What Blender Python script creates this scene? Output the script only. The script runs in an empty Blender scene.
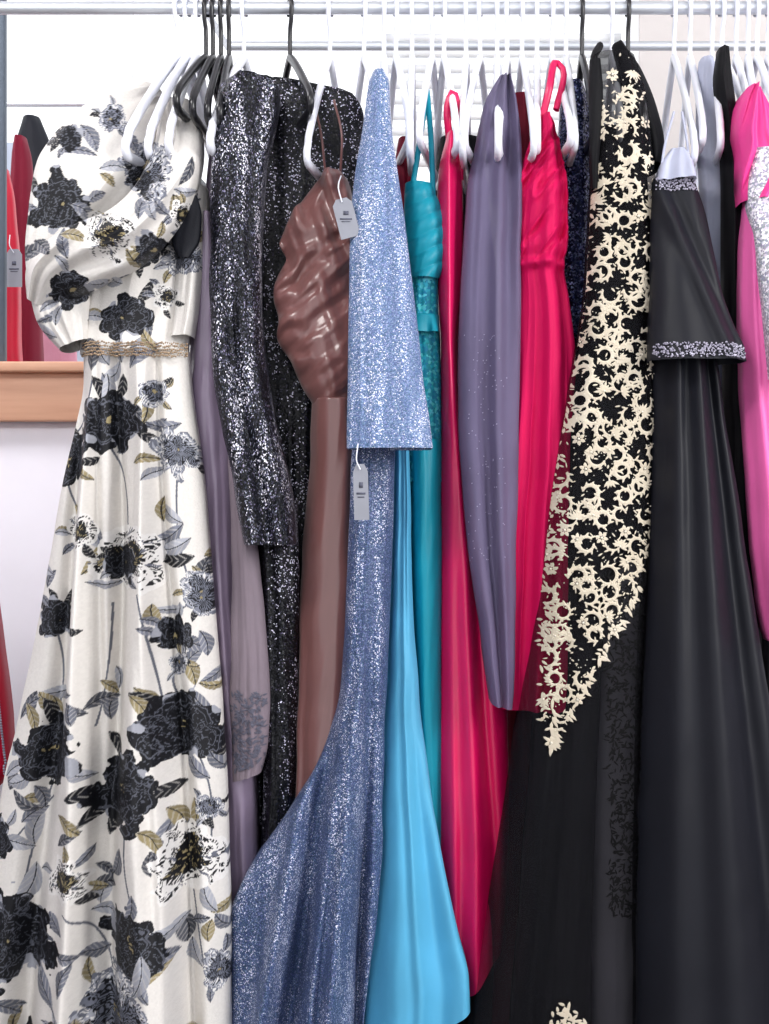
import bpy, math, random
import numpy as np
from mathutils import Vector

random.seed(7)
scene = bpy.context.scene
try:
    scene.view_settings.view_transform = 'Standard'
    scene.view_settings.look = 'None'
except Exception:
    pass

# ---------------------------------------------------------------- metric helpers
DIST = 2.4            # camera to rack plane (m)
S = 1.74 / 1024.0     # metres per survey unit on rack plane
ZC = 1.07             # eye height

def WX(px, y):
    return (px - 384.5) * S * (DIST + y) / DIST
def WZ(py, y):
    return ZC - (py - 512.0) * S * (DIST + y) / DIST
def W(px, py, y):
    return (WX(px, y), y, WZ(py, y))

def lin(c):
    return tuple(((v / 12.92) if v <= 0.04045 else ((v + 0.055) / 1.055) ** 2.4) for v in c)
def L4(c):
    return (*lin(c), 1.0)

_rs = np.random.RandomState(11)
_lat = _rs.rand(256, 256)
def vnoise(x, y):
    x = np.asarray(x, float); y = np.asarray(y, float)
    xi = np.floor(x).astype(int); yi = np.floor(y).astype(int)
    fx = x - xi; fy = y - yi
    fx = fx ** 3 * (fx * (6 * fx - 15) + 10); fy = fy ** 3 * (fy * (6 * fy - 15) + 10)
    a = _lat[xi % 256, yi % 256]; b = _lat[(xi + 1) % 256, yi % 256]
    c = _lat[xi % 256, (yi + 1) % 256]; d = _lat[(xi + 1) % 256, (yi + 1) % 256]
    return (a * (1 - fx) + b * fx) * (1 - fy) + (c * (1 - fx) + d * fx) * fy

def pchip(xs, ys):
    xs = np.array(xs, float); ys = np.array(ys, float)
    h = np.diff(xs); dl = np.diff(ys) / h
    m = np.zeros_like(xs)
    m[0] = dl[0]; m[-1] = dl[-1]
    for i in range(1, len(xs) - 1):
        if dl[i - 1] * dl[i] > 0:
            m[i] = 2 * dl[i - 1] * dl[i] / (dl[i - 1] + dl[i])
    def f(x):
        x = np.clip(np.asarray(x, float), xs[0], xs[-1])
        i = np.clip(np.searchsorted(xs, x, side='right') - 1, 0, len(xs) - 2)
        hh = h[i]; t = (x - xs[i]) / hh
        return ((2 * t**3 - 3 * t**2 + 1) * ys[i] + (t**3 - 2 * t**2 + t) * hh * m[i]
                + (-2 * t**3 + 3 * t**2) * ys[i + 1] + (t**3 - t**2) * hh * m[i + 1])
    return f

# ---------------------------------------------------------------- materials
def new_mat(name):
    m = bpy.data.materials.new(name); m.use_nodes = True
    nt = m.node_tree
    b = nt.nodes.get('Principled BSDF')
    return m, nt, b

def N(nt, t, **kw):
    n = nt.nodes.new(t)
    for k, v in kw.items():
        setattr(n, k, v)
    return n

def fabric(name, col, rough=0.6, sheen=0.0, bump=0.15, scale=500.0, var=0.12, spec=0.3, alpha=1.0, col2=None, attr=None, metallic=0.0):
    m, nt, b = new_mat(name)
    tc = N(nt, 'ShaderNodeTexCoord')
    no = N(nt, 'ShaderNodeTexNoise'); no.inputs['Scale'].default_value = 9.0; no.inputs['Detail'].default_value = 4
    nt.links.new(tc.outputs['Object'], no.inputs['Vector'])
    mx = N(nt, 'ShaderNodeMix', data_type='RGBA')
    c2 = col2 if col2 else tuple(max(0, v * (1 - var)) for v in col)
    c1 = tuple(min(1, v * (1 + var * 0.5)) for v in col)
    mx.inputs['A'].default_value = L4(c1); mx.inputs['B'].default_value = L4(c2)
    nt.links.new(no.outputs['Fac'], mx.inputs['Factor'])
    if attr:
        at = N(nt, 'ShaderNodeAttribute'); at.attribute_name = attr
        nt.links.new(at.outputs['Color'], b.inputs['Base Color'])
    else:
        nt.links.new(mx.outputs['Result'], b.inputs['Base Color'])
    b.inputs['Roughness'].default_value = rough
    b.inputs['Sheen Weight'].default_value = sheen
    b.inputs['Specular IOR Level'].default_value = spec
    b.inputs['Metallic'].default_value = metallic
    if alpha < 1:
        b.inputs['Alpha'].default_value = alpha
    n2 = N(nt, 'ShaderNodeTexNoise'); n2.inputs['Scale'].default_value = scale; n2.inputs['Detail'].default_value = 2
    nt.links.new(tc.outputs['Object'], n2.inputs['Vector'])
    bp = N(nt, 'ShaderNodeBump'); bp.inputs['Strength'].default_value = bump; bp.inputs['Distance'].default_value = 0.002
    nt.links.new(n2.outputs['Fac'], bp.inputs['Height'])
    nt.links.new(bp.outputs['Normal'], b.inputs['Normal'])
    return m

def sequin(name, stops, scale=260.0, rough=0.3, metallic=0.6, tilt=0.7, stretch=1.0, hue=0.2, patch=0.7):
    """every voronoi cell is one sequin: own tint, with sparkle painted in the palest, and own tilt"""
    m, nt, b = new_mat(name)
    tc = N(nt, 'ShaderNodeTexCoord')
    mp = N(nt, 'ShaderNodeMapping'); mp.inputs['Scale'].default_value = (1, 1, stretch)
    nt.links.new(tc.outputs['Object'], mp.inputs['Vector'])
    vo = N(nt, 'ShaderNodeTexVoronoi'); vo.inputs['Scale'].default_value = scale
    nt.links.new(mp.outputs['Vector'], vo.inputs['Vector'])
    sp = N(nt, 'ShaderNodeSeparateColor'); nt.links.new(vo.outputs['Color'], sp.inputs['Color'])
    no = N(nt, 'ShaderNodeTexNoise'); no.inputs['Scale'].default_value = 22; no.inputs['Detail'].default_value = 3
    mp2 = N(nt, 'ShaderNodeMapping'); mp2.inputs['Scale'].default_value = (2.5, 1, 0.35)
    nt.links.new(tc.outputs['Object'], mp2.inputs['Vector']); nt.links.new(mp2.outputs['Vector'], no.inputs['Vector'])
    ma = N(nt, 'ShaderNodeMath', operation='MULTIPLY_ADD')
    ma.inputs[1].default_value = patch
    nt.links.new(no.outputs['Fac'], ma.inputs[0])
    sb = N(nt, 'ShaderNodeMath', operation='SUBTRACT'); sb.inputs[1].default_value = patch / 2
    nt.links.new(sp.outputs['Red'], sb.inputs[0]); nt.links.new(sb.outputs[0], ma.inputs[2])
    cr = N(nt, 'ShaderNodeValToRGB'); cr.color_ramp.interpolation = 'CONSTANT'  # palest ramp stops put the glints into the base colour
    el = cr.color_ramp.elements
    while len(el) > 1: el.remove(el[-1])
    el[0].position = stops[0][0]; el[0].color = L4(stops[0][1])
    for p, c in stops[1:]:
        e = el.new(p); e.color = L4(c)
    nt.links.new(ma.outputs[0], cr.inputs['Fac'])
    mx = N(nt, 'ShaderNodeMix', data_type='RGBA'); mx.blend_type = 'SOFT_LIGHT'
    mx.inputs['Factor'].default_value = hue
    nt.links.new(cr.outputs['Color'], mx.inputs['A']); nt.links.new(vo.outputs['Color'], mx.inputs['B'])
    nt.links.new(mx.outputs['Result'], b.inputs['Base Color'])
    ge = N(nt, 'ShaderNodeNewGeometry')
    v1 = N(nt, 'ShaderNodeVectorMath', operation='SUBTRACT'); v1.inputs[1].default_value = (.5, .5, .5)
    nt.links.new(vo.outputs['Color'], v1.inputs[0])
    v2 = N(nt, 'ShaderNodeVectorMath', operation='SCALE'); v2.inputs['Scale'].default_value = tilt
    nt.links.new(v1.outputs[0], v2.inputs[0])
    v3 = N(nt, 'ShaderNodeVectorMath', operation='ADD')
    nt.links.new(v2.outputs[0], v3.inputs[0]); nt.links.new(ge.outputs['Normal'], v3.inputs[1])
    v4 = N(nt, 'ShaderNodeVectorMath', operation='NORMALIZE'); nt.links.new(v3.outputs[0], v4.inputs[0])
    nt.links.new(v4.outputs[0], b.inputs['Normal'])
    b.inputs['Roughness'].default_value = rough; b.inputs['Metallic'].default_value = metallic
    b.inputs['Specular IOR Level'].default_value = 0.3
    return m

M_floral = fabric('floral_brocade', (0.8, 0.8, 0.8), rough=0.6, bump=0.35, scale=420, attr='print')
M_black_lining = fabric('navy_lining', (0.07, 0.08, 0.12), rough=0.6)
M_mauve = fabric('mauve_satin', (0.55, 0.49, 0.58), rough=0.34, bump=0.03, spec=0.6)
M_taupe = fabric('taupe_chiffon', (0.52, 0.47, 0.51), rough=0.7, bump=0.1)
M_sil = sequin('silver_black_sequins', [(0, (0.03, 0.035, 0.055)), (0.50, (0.09, 0.10, 0.14)), (0.70, (0.22, 0.24, 0.30)), (0.84, (0.50, 0.53, 0.61)), (0.95, (0.95, 0.95, 1.0))], scale=640, stretch=0.7, tilt=0.7, metallic=0.3, patch=1.0, rough=0.4)
M_blkseq = sequin('black_sequins', [(0, (0.02, 0.025, 0.045)), (0.70, (0.05, 0.06, 0.10)), (0.88, (0.20, 0.21, 0.28)), (0.96, (0.80, 0.82, 0.9))], scale=520, tilt=0.6, metallic=0.2, rough=0.4)
M_brown = fabric('brown_satin', (0.49, 0.32, 0.31), rough=0.28, bump=0.0, spec=0.75, sheen=0.15)
M_glit = sequin('blue_glitter_knit', [(0, (0.21, 0.27, 0.40)), (0.35, (0.26, 0.33, 0.48)), (0.60, (0.34, 0.42, 0.57)), (0.82, (0.48, 0.55, 0.69)), (0.94, (0.86, 0.89, 0.97))], scale=680, metallic=0.0, rough=0.5, tilt=0.3)
M_glit2 = sequin('light_glitter_knit', [(0, (0.33, 0.41, 0.56)), (0.30, (0.39, 0.48, 0.64)), (0.56, (0.46, 0.55, 0.71)), (0.78, (0.58, 0.66, 0.80)), (0.91, (0.92, 0.94, 1.0))], scale=680, metallic=0.0, rough=0.5, tilt=0.3)
M_sky = fabric('sky_blue_crepe', (0.34, 0.68, 0.84), rough=0.5, bump=0.05)
M_teal = fabric('teal_satin', (0.03, 0.57, 0.66), rough=0.45, bump=0.05)
M_teallace = sequin('teal_lace', [(0, (0.03, 0.50, 0.60)), (0.55, (0.08, 0.60, 0.68)), (0.75, (0.26, 0.70, 0.76))], scale=230, metallic=0.0, rough=0.6, tilt=0.2)
M_crim = fabric('crimson_satin', (0.87, 0.04, 0.36), rough=0.34, bump=0.0, spec=0.6)
M_purp = fabric('purple_chiffon', (0.40, 0.37, 0.49), rough=0.7, bump=0.1, alpha=0.86)
M_red = fabric('raspberry_jersey', (0.81, 0.03, 0.33), rough=0.65, bump=0.05, spec=0.2)
M_navyseq = sequin('navy_sequins', [(0, (0.07, 0.09, 0.20)), (0.55, (0.13, 0.17, 0.34)), (0.78, (0.5, 0.55, 0.72))], scale=400, tilt=0.9)
M_tulle = fabric('black_tulle', (0.075, 0.075, 0.095), rough=0.8, bump=0.2, alpha=0.58, spec=0.15)
M_blk = fabric('black_crepe', (0.045, 0.045, 0.065), rough=0.7, bump=0.1, spec=0.2)
M_blk2 = fabric('charcoal_satin', (0.095, 0.10, 0.13), rough=0.5, bump=0.04, spec=0.22)
M_lace = fabric('ivory_beaded_lace', (0.88, 0.845, 0.78), rough=0.5, bump=0.5, scale=700, col2=(0.70, 0.65, 0.56))
M_blklace = fabric('black_lace', (0.02, 0.02, 0.03), rough=0.7, spec=0.15)
M_pink = fabric('hot_pink_satin', (0.95, 0.42, 0.70), rough=0.45, bump=0.03)
M_hotpink = fabric('fuchsia_satin', (0.95, 0.27, 0.60), rough=0.45, bump=0.03)
M_lav = fabric('lavender_tulle', (0.76, 0.78, 0.87), rough=0.7, alpha=0.85)
M_white_seq = sequin('pearl_sequins', [(0, (0.62, 0.60, 0.66)), (0.45, (0.78, 0.76, 0.82)), (0.7, (0.95, 0.94, 0.97))], scale=340, metallic=0.0, rough=0.5, tilt=.3)
M_maroon = fabric('maroon_velvet', (0.48, 0.05, 0.17), rough=0.7)
M_dred = fabric('red_taffeta', (0.78, 0.05, 0.20), rough=0.45)
M_dusty = fabric('dusty_pink_cloth', (0.80, 0.55, 0.62), rough=0.7)
M_whiteP = fabric('white_plastic', (0.93, 0.94, 0.98), rough=0.3, bump=0, spec=0.5, var=0.03)
M_blackP = fabric('black_plastic', (0.09, 0.09, 0.11), rough=0.3, bump=0, spec=0.6)
M_metal = fabric('chrome_tube', (0.86, 0.88, 0.91), rough=0.4, bump=0, metallic=0.6, var=0.05)
M_card = fabric('tag_card', (0.58, 0.59, 0.63), rough=0.6, bump=0.05)
M_ink = fabric('tag_ink', (0.35, 0.36, 0.42), rough=0.6, bump=0.0)
M_gold = fabric('gold_beads', (0.70, 0.62, 0.52), rough=0.3, bump=0.0, metallic=0.4, col2=(0.45, 0.36, 0.30), var=0.3)
M_crys = fabric('crystal_beads', (0.80, 0.79, 0.86), rough=0.2, bump=0.0, metallic=0.3, col2=(0.4, 0.38, 0.45))
M_pearl = fabric('pearl_beads', (0.92, 0.89, 0.83), rough=0.3, bump=0.0)
M_wall = fabric('painted_wall', (0.95, 0.94, 0.97), rough=0.85, bump=0.05, scale=120, var=0.02)
M_wallb = fabric('beige_wall', (0.97, 0.95, 0.94), rough=0.85, bump=0.05, scale=120, var=0.02)
M_ceil = fabric('ceiling_paint', (0.95, 0.95, 0.95), rough=0.9, bump=0.05, scale=120, var=0.02)
M_wframe = fabric('white_window_frame', (0.96, 0.97, 0.98), rough=0.5, bump=0.0, var=0.02)

def wood_mat(name, c1, c2, sc):
    m, nt, b = new_mat(name)
    tc = N(nt, 'ShaderNodeTexCoord'); mp = N(nt, 'ShaderNodeMapping'); mp.inputs['Scale'].default_value = sc
    nt.links.new(tc.outputs['Object'], mp.inputs['Vector'])
    no = N(nt, 'ShaderNodeTexNoise'); no.inputs['Scale'].default_value = 6; no.inputs['Detail'].default_value = 6
    nt.links.new(mp.outputs['Vector'], no.inputs['Vector'])
    mx = N(nt, 'ShaderNodeMix', data_type='RGBA'); mx.inputs['A'].default_value = L4(c1); mx.inputs['B'].default_value = L4(c2)
    nt.links.new(no.outputs['Fac'], mx.inputs['Factor']); nt.links.new(mx.outputs['Result'], b.inputs['Base Color'])
    b.inputs['Roughness'].default_value = 0.45
    return m
M_wood = wood_mat('honey_oak', (0.95, 0.75, 0.62), (0.86, 0.63, 0.51), (1, 10, 14))
M_floor = wood_mat('floor_vinyl', (0.40, 0.36, 0.34), (0.30, 0.27, 0.26), (8, 1, 1))

# ---------------------------------------------------------------- mesh helpers
def mesh_obj(name, co, faces, mat, parent=None, smooth=True, colors=None):
    me = bpy.data.meshes.new(name)
    co = np.asarray(co, dtype=np.float32); faces = np.asarray(faces, dtype=np.int32)
    me.vertices.add(len(co)); me.vertices.foreach_set('co', co.ravel())
    k = faces.shape[1]
    me.loops.add(faces.size); me.loops.foreach_set('vertex_index', faces.ravel())
    me.polygons.add(len(faces))
    me.polygons.foreach_set('loop_start', np.arange(0, faces.size, k, dtype=np.int32))
    me.polygons.foreach_set('loop_total', np.full(len(faces), k, dtype=np.int32))
    me.update(calc_edges=True)
    if smooth: me.polygons.foreach_set('use_smooth', np.ones(len(faces), dtype=bool))
    if colors is not None:
        ca = me.color_attributes.new('print', 'FLOAT_COLOR', 'POINT')
        cc = np.ones((len(co), 4), dtype=np.float32); cc[:, :3] = colors
        ca.data.foreach_set('color', cc.ravel())
    me.validate()
    me.materials.append(mat)
    ob = bpy.data.objects.new(name, me); scene.collection.objects.link(ob)
    if parent: ob.parent = parent
    return ob

def empty(name):
    e = bpy.data.objects.new(name, None); e.empty_display_size = 0.1
    scene.collection.objects.link(e); return e

def tube_data(pts, r, n=8, closed=False, flat=1.0):
    pts = np.array(pts, float); m = len(pts)
    rr = np.full(m, r) if np.isscalar(r) else np.array(r, float)
    tan = np.gradient(pts, axis=0)
    if closed:
        tan = np.roll(pts, -1, 0) - np.roll(pts, 1, 0)
    tan /= (np.linalg.norm(tan, axis=1, keepdims=True) + 1e-9)
    up = np.array([0, 0, 1.0])
    if abs(tan[0] @ up) > 0.9: up = np.array([1.0, 0, 0])
    nrm = np.cross(tan[0], up); nrm /= np.linalg.norm(nrm)
    co = []
    for i in range(m):
        nrm = nrm - tan[i] * (nrm @ tan[i]); nrm /= (np.linalg.norm(nrm) + 1e-9)
        bi = np.cross(tan[i], nrm)
        for j in range(n):
            a = 2 * math.pi * j / n
            co.append(pts[i] + rr[i] * (math.cos(a) * nrm + flat * math.sin(a) * bi))
    fa = []
    for i in range(m if closed else m - 1):
        i2 = (i + 1) % m
        for j in range(n):
            fa.append((i * n + j, i * n + (j + 1) % n, i2 * n + (j + 1) % n, i2 * n + j))
    return np.array(co), np.array(fa)

def join_data(parts):
    co = []; fa = []; o = 0
    for c, f in parts:
        co.append(c); fa.append(np.asarray(f) + o); o += len(c)
    return np.vstack(co), np.vstack(fa)

def smooth_path(pts, n=24):
    pts = np.array(pts, float)
    d = np.r_[0, np.cumsum(np.linalg.norm(np.diff(pts, axis=0), axis=1))]
    fs = [pchip(d, pts[:, i]) for i in range(pts.shape[1])]
    q = np.linspace(0, d[-1], n)
    return np.stack([f(q) for f in fs], 1)

def box(name, x0, x1, y0, y1, z0, z1, mat, parent=None, bevel=0.0):
    co = [(x, y, z) for x in (x0, x1) for y in (y0, y1) for z in (z0, z1)]
    fa = [(0, 1, 3, 2), (4, 6, 7, 5), (0, 4, 5, 1), (2, 3, 7, 6), (0, 2, 6, 4), (1, 5, 7, 3)]
    ob = mesh_obj(name, co, fa, mat, parent, smooth=False)
    if bevel:
        md = ob.modifiers.new('bevel', 'BEVEL'); md.width = bevel; md.segments = 2
    return ob

# ---------------------------------------------------------------- garment surface
def ridge(q, pw=1.0):
    return (1 - np.abs(2 * q - 1)) ** pw

class Cloth:
    """Hanging tube of cloth. outline = [(height, left, right)], layers in depth yt (top) .. yb (bottom)."""
    def __init__(s, outline, yt, yb, dt=0.03, db=0.07, folds=4, at=0.003, ab=0.014, seed=0, extra=None, wob=1.2, slant=0.0, ypow=1.0, hem=(0, 0), fine=0.12):
        o = np.array(outline, float)
        s.py0, s.py1 = o[0, 0], o[-1, 0]
        s.fl = pchip(o[:, 0], o[:, 1]); s.fr = pchip(o[:, 0], o[:, 2])
        s.yt, s.yb, s.dt, s.db = yt, yb, dt, db
        s.at, s.ab, s.n = at, ab, folds
        s.extra = extra; s.wob = wob; s.seed = seed; s.slant = slant; s.ypow = ypow; s.hem = hem; s.fine = fine
        r = np.random.RandomState(seed); s.ph = r.rand(12) * 6.28
    def v(s, py): return np.clip((py - s.py0) / (s.py1 - s.py0), 0, 1)
    def edges(s, py):
        l = s.fl(py) + s.wob * (vnoise(py / 37.0 + s.seed * 3.1, 1.5 + 0 * py) - 0.5) * 2
        r = s.fr(py) + s.wob * (vnoise(py / 41.0 + s.seed * 5.7, 9.5 + 0 * py) - 0.5) * 2
        return l, r
    def yc(s, py):
        v = s.v(py) ** s.ypow
        return s.yt * (1 - v) + s.yb * v
    def fold(s, t, py):
        v = s.v(py); p = s.ph; sd = s.seed * 7.3
        L = (s.py1 - s.py0) / 700.0
        tw = t + 0.14 * np.sin(1.9 * v * L + p[0]) + s.slant * (v - .5)
        n = s.n
        f1 = vnoise(tw * n * 0.52 + sd, v * L * 1.2 + 3)
        f2 = vnoise(tw * n * 0.95 + sd + 50, v * L * 1.7 + 9)
        f3 = ridge(vnoise(tw * n * 1.5 + sd + 90, v * L * 1.8 + 20))
        a = s.at + (s.ab - s.at) * v ** 1.1
        f = (1.5 * f1 + 1.0 * f2 + s.fine * f3) * a * 1.4
        f = f + 0.0022 * (vnoise(t * 3 + py / 60.0, py / 55.0 + s.seed) - .5)
        return f
    def pos(s, t, py, side=1):
        l, r = s.edges(py)
        px = (l + r) / 2 + (r - l) / 2 * t
        v = s.v(py); yc = s.yc(py)
        d = s.dt + (s.db - s.dt) * v
        body = d * np.clip(1 - np.abs(t) ** 2.2, 0, 1) ** 0.6
        f = s.fold(t, py)
        if s.extra is not None and side > 0: f = f + s.extra(t, py, px)
        y = yc - side * (body + f)
        k = S * (DIST + yc) / DIST
        hm = v ** 6 * (s.hem[0] * (1 - t) / 2 + s.hem[1] * (1 + t) / 2)
        return np.stack([(px - 384.5) * k, y, ZC - (py + hm - 512.0) * k], -1), px
    def at_px(s, px, py, lift=0.0):
        px = np.asarray(px, float); py = np.asarray(py, float)
        l, r = s.edges(py)
        t = np.clip((px - (l + r) / 2) / ((r - l) / 2), -0.995, 0.995)
        c, _ = s.pos(t, py)
        c[..., 1] -= lift
        return c
    def build(s, name, mat, parent=None, nu=90, nv=160, nb=24, paint=None, cap=True):
        a = s.py0; b = s.py1
        u = np.linspace(0, 1, nu)
        t = 0.55 * (2 * u - 1) + 0.45 * (-np.cos(math.pi * u))
        tb = np.cos(math.pi * np.linspace(0, 1, nb + 2)[1:-1])
        py = np.linspace(a, b, nv)
        T, P = np.meshgrid(t, py)
        c1, px1 = s.pos(T, P, 1)
        T2, P2 = np.meshgrid(tb, py)
        c2, px2 = s.pos(T2, P2, -1)
        co = np.concatenate([c1, c2], 1); w = co.shape[1]
        i = np.arange(nv - 1)[:, None]; j = np.arange(w)[None, :]; j2 = (j + 1) % w
        fa = np.stack([i * w + j, i * w + j2 + 0 * i, (i + 1) * w + j2, (i + 1) * w + j], -1).reshape(-1, 4)
        fa = fa[:, ::-1]
        colors = None
        if paint is not None:
            pxa = np.concatenate([px1, px2], 1); pya = np.concatenate([P, P2], 1)
            colors = paint(pxa.ravel(), pya.ravel())
        co = co.reshape(-1, 3)
        if cap:
            base = len(co)
            cen = co[:w].mean(0)
            co = np.vstack([co, cen[None]])
            q = []
            for k in range(0, w - 1, 2): q.append((k, (k + 1), (k + 2) % w, base))
            fa = np.vstack([fa, np.array(q)])
            if colors is not None: colors = np.vstack([colors, colors[:1]])
        return mesh_obj(name, co, fa, mat, parent, True, colors)

def beads(name, centers, radii, mat, parent=None):
    import bmesh
    bm = bmesh.new(); bmesh.ops.create_icosphere(bm, subdivisions=1, radius=1)
    v = np.array([x.co[:] for x in bm.verts]); f = np.array([[q.index for q in x.verts] for x in bm.faces]); bm.free()
    centers = np.array(centers); radii = np.array(radii)
    co = (centers[:, None, :] + v[None] * radii[:, None, None]).reshape(-1, 3)
    fa = (f[None] + (np.arange(len(centers)) * len(v))[:, None, None]).reshape(-1, 3)
    return mesh_obj(name, co, fa, mat, parent, True)

def leaf_poly(px, py, ln, w, ang):
    ca, sa = math.cos(ang), math.sin(ang)
    loc = [(0, 0, 0), (0.3 * ln, 0.5 * w, 0), (0.7 * ln, 0.42 * w, 0), (ln, 0, 0), (0.7 * ln, -0.42 * w, 0), (0.3 * ln, -0.5 * w, 0), (0.5 * ln, 0, 1)]
    return [(px + x * ca - y * sa, py + x * sa + y * ca, h) for x, y, h in loc]
LEAF_F = [(6, 0, 1), (6, 1, 2), (6, 2, 3), (6, 3, 4), (6, 4, 5), (6, 5, 0)]

def applique(name, cloth, leaves, mat, parent, lift=0.003, dome=0.0025):
    pts = []; fa = []
    for lf in leaves:
        o = len(pts); pts += leaf_poly(*lf); fa += [(a + o, b + o, c + o) for a, b, c in LEAF_F]
    p = np.array(pts)
    co = cloth.at_px(p[:, 0], p[:, 1], 0)
    co[:, 1] -= lift + dome * p[:, 2]
    return mesh_obj(name, co, np.array(fa), mat, parent, True)

def inpoly(x, y, poly):
    c = False; n = len(poly)
    for i in range(n):
        x1, y1 = poly[i]; x2, y2 = poly[(i + 1) % n]
        if (y1 > y) != (y2 > y) and x < (x2 - x1) * (y - y1) / (y2 - y1) + x1: c = not c
    return c

def strap(name, pts, r, mat, parent, flat=1.0):
    p = smooth_path([W(*q) for q in pts], 20)
    c, f = tube_data(p, r, 8, flat=flat)
    return mesh_obj(name, c, f, mat, parent)

def sash(name, pts, mat, parent, paint=None, n=220, m=150, thick=0.45, seed=0, foldamp=0.006):
    """flattened sleeve of cloth swept along a path; pts = (px, py, y, halfwidth_px)"""
    p = smooth_path(pts, n)
    cen = np.array([W(a[0], a[1], a[2]) for a in p]); hw = p[:, 3] * S
    tan = np.gradient(cen, axis=0); tan /= np.linalg.norm(tan, axis=1, keepdims=True)
    side = np.cross(tan, np.array([0, 1.0, 0])); side /= np.linalg.norm(side, axis=1, keepdims=True)
    th = np.linspace(0, 2 * math.pi, m, endpoint=False)
    q = np.linspace(0, 1, n)[:, None]
    c = np.cos(th)[None, :]; sn = np.sin(th)[None, :]
    fold = foldamp * (ridge(vnoise(c * 1.7 + seed * 3.3 + q * 0.9, q * 2.0 + seed)) * 1.8 + vnoise(c * 3.2 + 9 + q * 1.5, q * 3.5 + seed) * 1.0)
    off = (hw[:, None] * thick * np.sign(sn) * np.abs(sn) ** 0.8 + np.sign(sn) * fold * np.abs(sn) ** .5)
    co = cen[:, None, :] + side[:, None, :] * (hw[:, None] * c)[..., None] + np.array([0, -1.0, 0])[None, None, :] * off[..., None]
    i = np.arange(n - 1)[:, None]; j = np.arange(m)[None, :]; j2 = (j + 1) % m
    fa = np.stack([i * m + j, i * m + j2 + 0 * i, (i + 1) * m + j2, (i + 1) * m + j], -1).reshape(-1, 4)
    co = co.reshape(-1, 3)
    colors = None
    if paint is not None:
        k = S * (DIST + co[:, 1]) / DIST
        colors = paint(384.5 + co[:, 0] / k, 512 - (co[:, 2] - ZC) / k)
    return mesh_obj(name, co, fa, mat, parent, True, colors)

# ---------------------------------------------------------------- room
zb = 0.95  # back wall depth
sill = WZ(372, zb)
x_l, x_r = -2.6, 2.8
floor = box('floor', x_l, x_r, -4.5, 3.2, -0.05, 0, M_floor)
box('ceiling', x_l, x_r, -4.5, zb + 0.1, 2.9, 2.95, M_ceil)
box('wall_left', x_l - 0.1, x_l, -4.5, zb + 0.1, 0, 2.9, M_wall)
box('wall_right', x_r, x_r + 0.1, -4.5, zb + 0.1, 0, 2.9, M_wall)
wb = empty('wall_back')
xw0, xw1 = WX(-330, zb), WX(640, zb)
box('below_sill', x_l, x_r, zb, zb + 0.1, 0, sill - 0.06, M_wall, wb)
box('right_part', xw1, x_r, zb, zb + 0.1, sill - 0.06, 2.9, M_wallb, wb)
box('left_part', x_l, xw0, zb, zb + 0.1, sill - 0.06, 2.9, M_wall, wb)
box('above_window', xw0, xw1, zb, zb + 0.1, 2.75, 2.9, M_wall, wb)
tr = empty('trim_1')
box('oak_rail', x_l, xw1 + 0.05, zb - 0.03, zb - 0.001, WZ(422, zb), WZ(374, zb), M_wood, tr, 0.004)
box('oak_ledge', x_l, xw1 + 0.05, zb - 0.06, zb + 0.06, WZ(374, zb), WZ(364, zb), M_wood, tr, 0.004)
win = empty('window_1')
M_bgf = fabric('slate_frame', (0.36, 0.40, 0.45), bump=0)
def bar(n, a, b, z0, z1, m=M_wframe): box(n, WX(a, zb), WX(b, zb), zb + 0.005, zb + 0.03, z0, z1, m, win, 0.004)
bar('mullion_1', 88, 132, WZ(364, zb), 2.75)
bar('mullion_2', 372, 384, WZ(364, zb), 2.75)
bar('jamb_right', 628, 640, WZ(364, zb), 2.75)
bar('jamb_left', -330, -310, WZ(364, zb), 2.75)
bar('mullion_3', -4, 4, WZ(364, zb), 2.75, M_bgf)
bar('transom', -310, 628, WZ(-8, zb), WZ(-22, zb))
box('baseboard_back', x_l, x_r, zb - 0.015, zb - 0.001, 0, 0.1, M_wframe)
bl = empty('window_blind')
for i in range(9):
    z = WZ(30 + i * 16, zb)
    box('slat', WX(385, zb), WX(627, zb), zb + 0.075, zb + 0.09, z, z + 0.018, M_wframe, bl)

# reflections in the left pane, built as dresses, rail and backdrop behind it
for nm, ol, mt, y in [
    ('maroon_dress_reflection', [(138, 16, 26), (160, 12, 32), (230, 8, 36), (330, 4, 42), (600, -4, 46)], M_maroon, 1.35),
    ('dusty_rose_dress_reflection', [(258, 36, 50), (290, 36, 68), (340, 32, 76), (600, 30, 84)], M_dusty, 1.62),
    ('navy_dress_reflection', [(118, 24, 40), (150, 16, 52), (260, 14, 60), (600, 12, 64)], M_black_lining, 1.80),
    ('raspberry_dress_reflection', [(170, -8, 8), (205, -14, 15), (300, -18, 20), (600, -20, 24)], M_dred, 1.15)]:
    c = Cloth(ol, y, y, 0.03, 0.05, folds=4, ab=0.02, seed=int(y * 10))
    c.build(nm, mt, None, 40, 60, 12)
box('reflection_backdrop', WX(-60, 2.0), WX(92, 2.0), 2.3, 2.34, 0, 2.3, fabric('reflection_backdrop_grey', (0.74, 0.77, 0.83), rough=.8))
cr_ = tube_data([W(-120, 104, 1.5), W(100, 104, 1.5)], 0.008)
mesh_obj('reflection_rail', cr_[0], cr_[1], M_metal)

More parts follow.
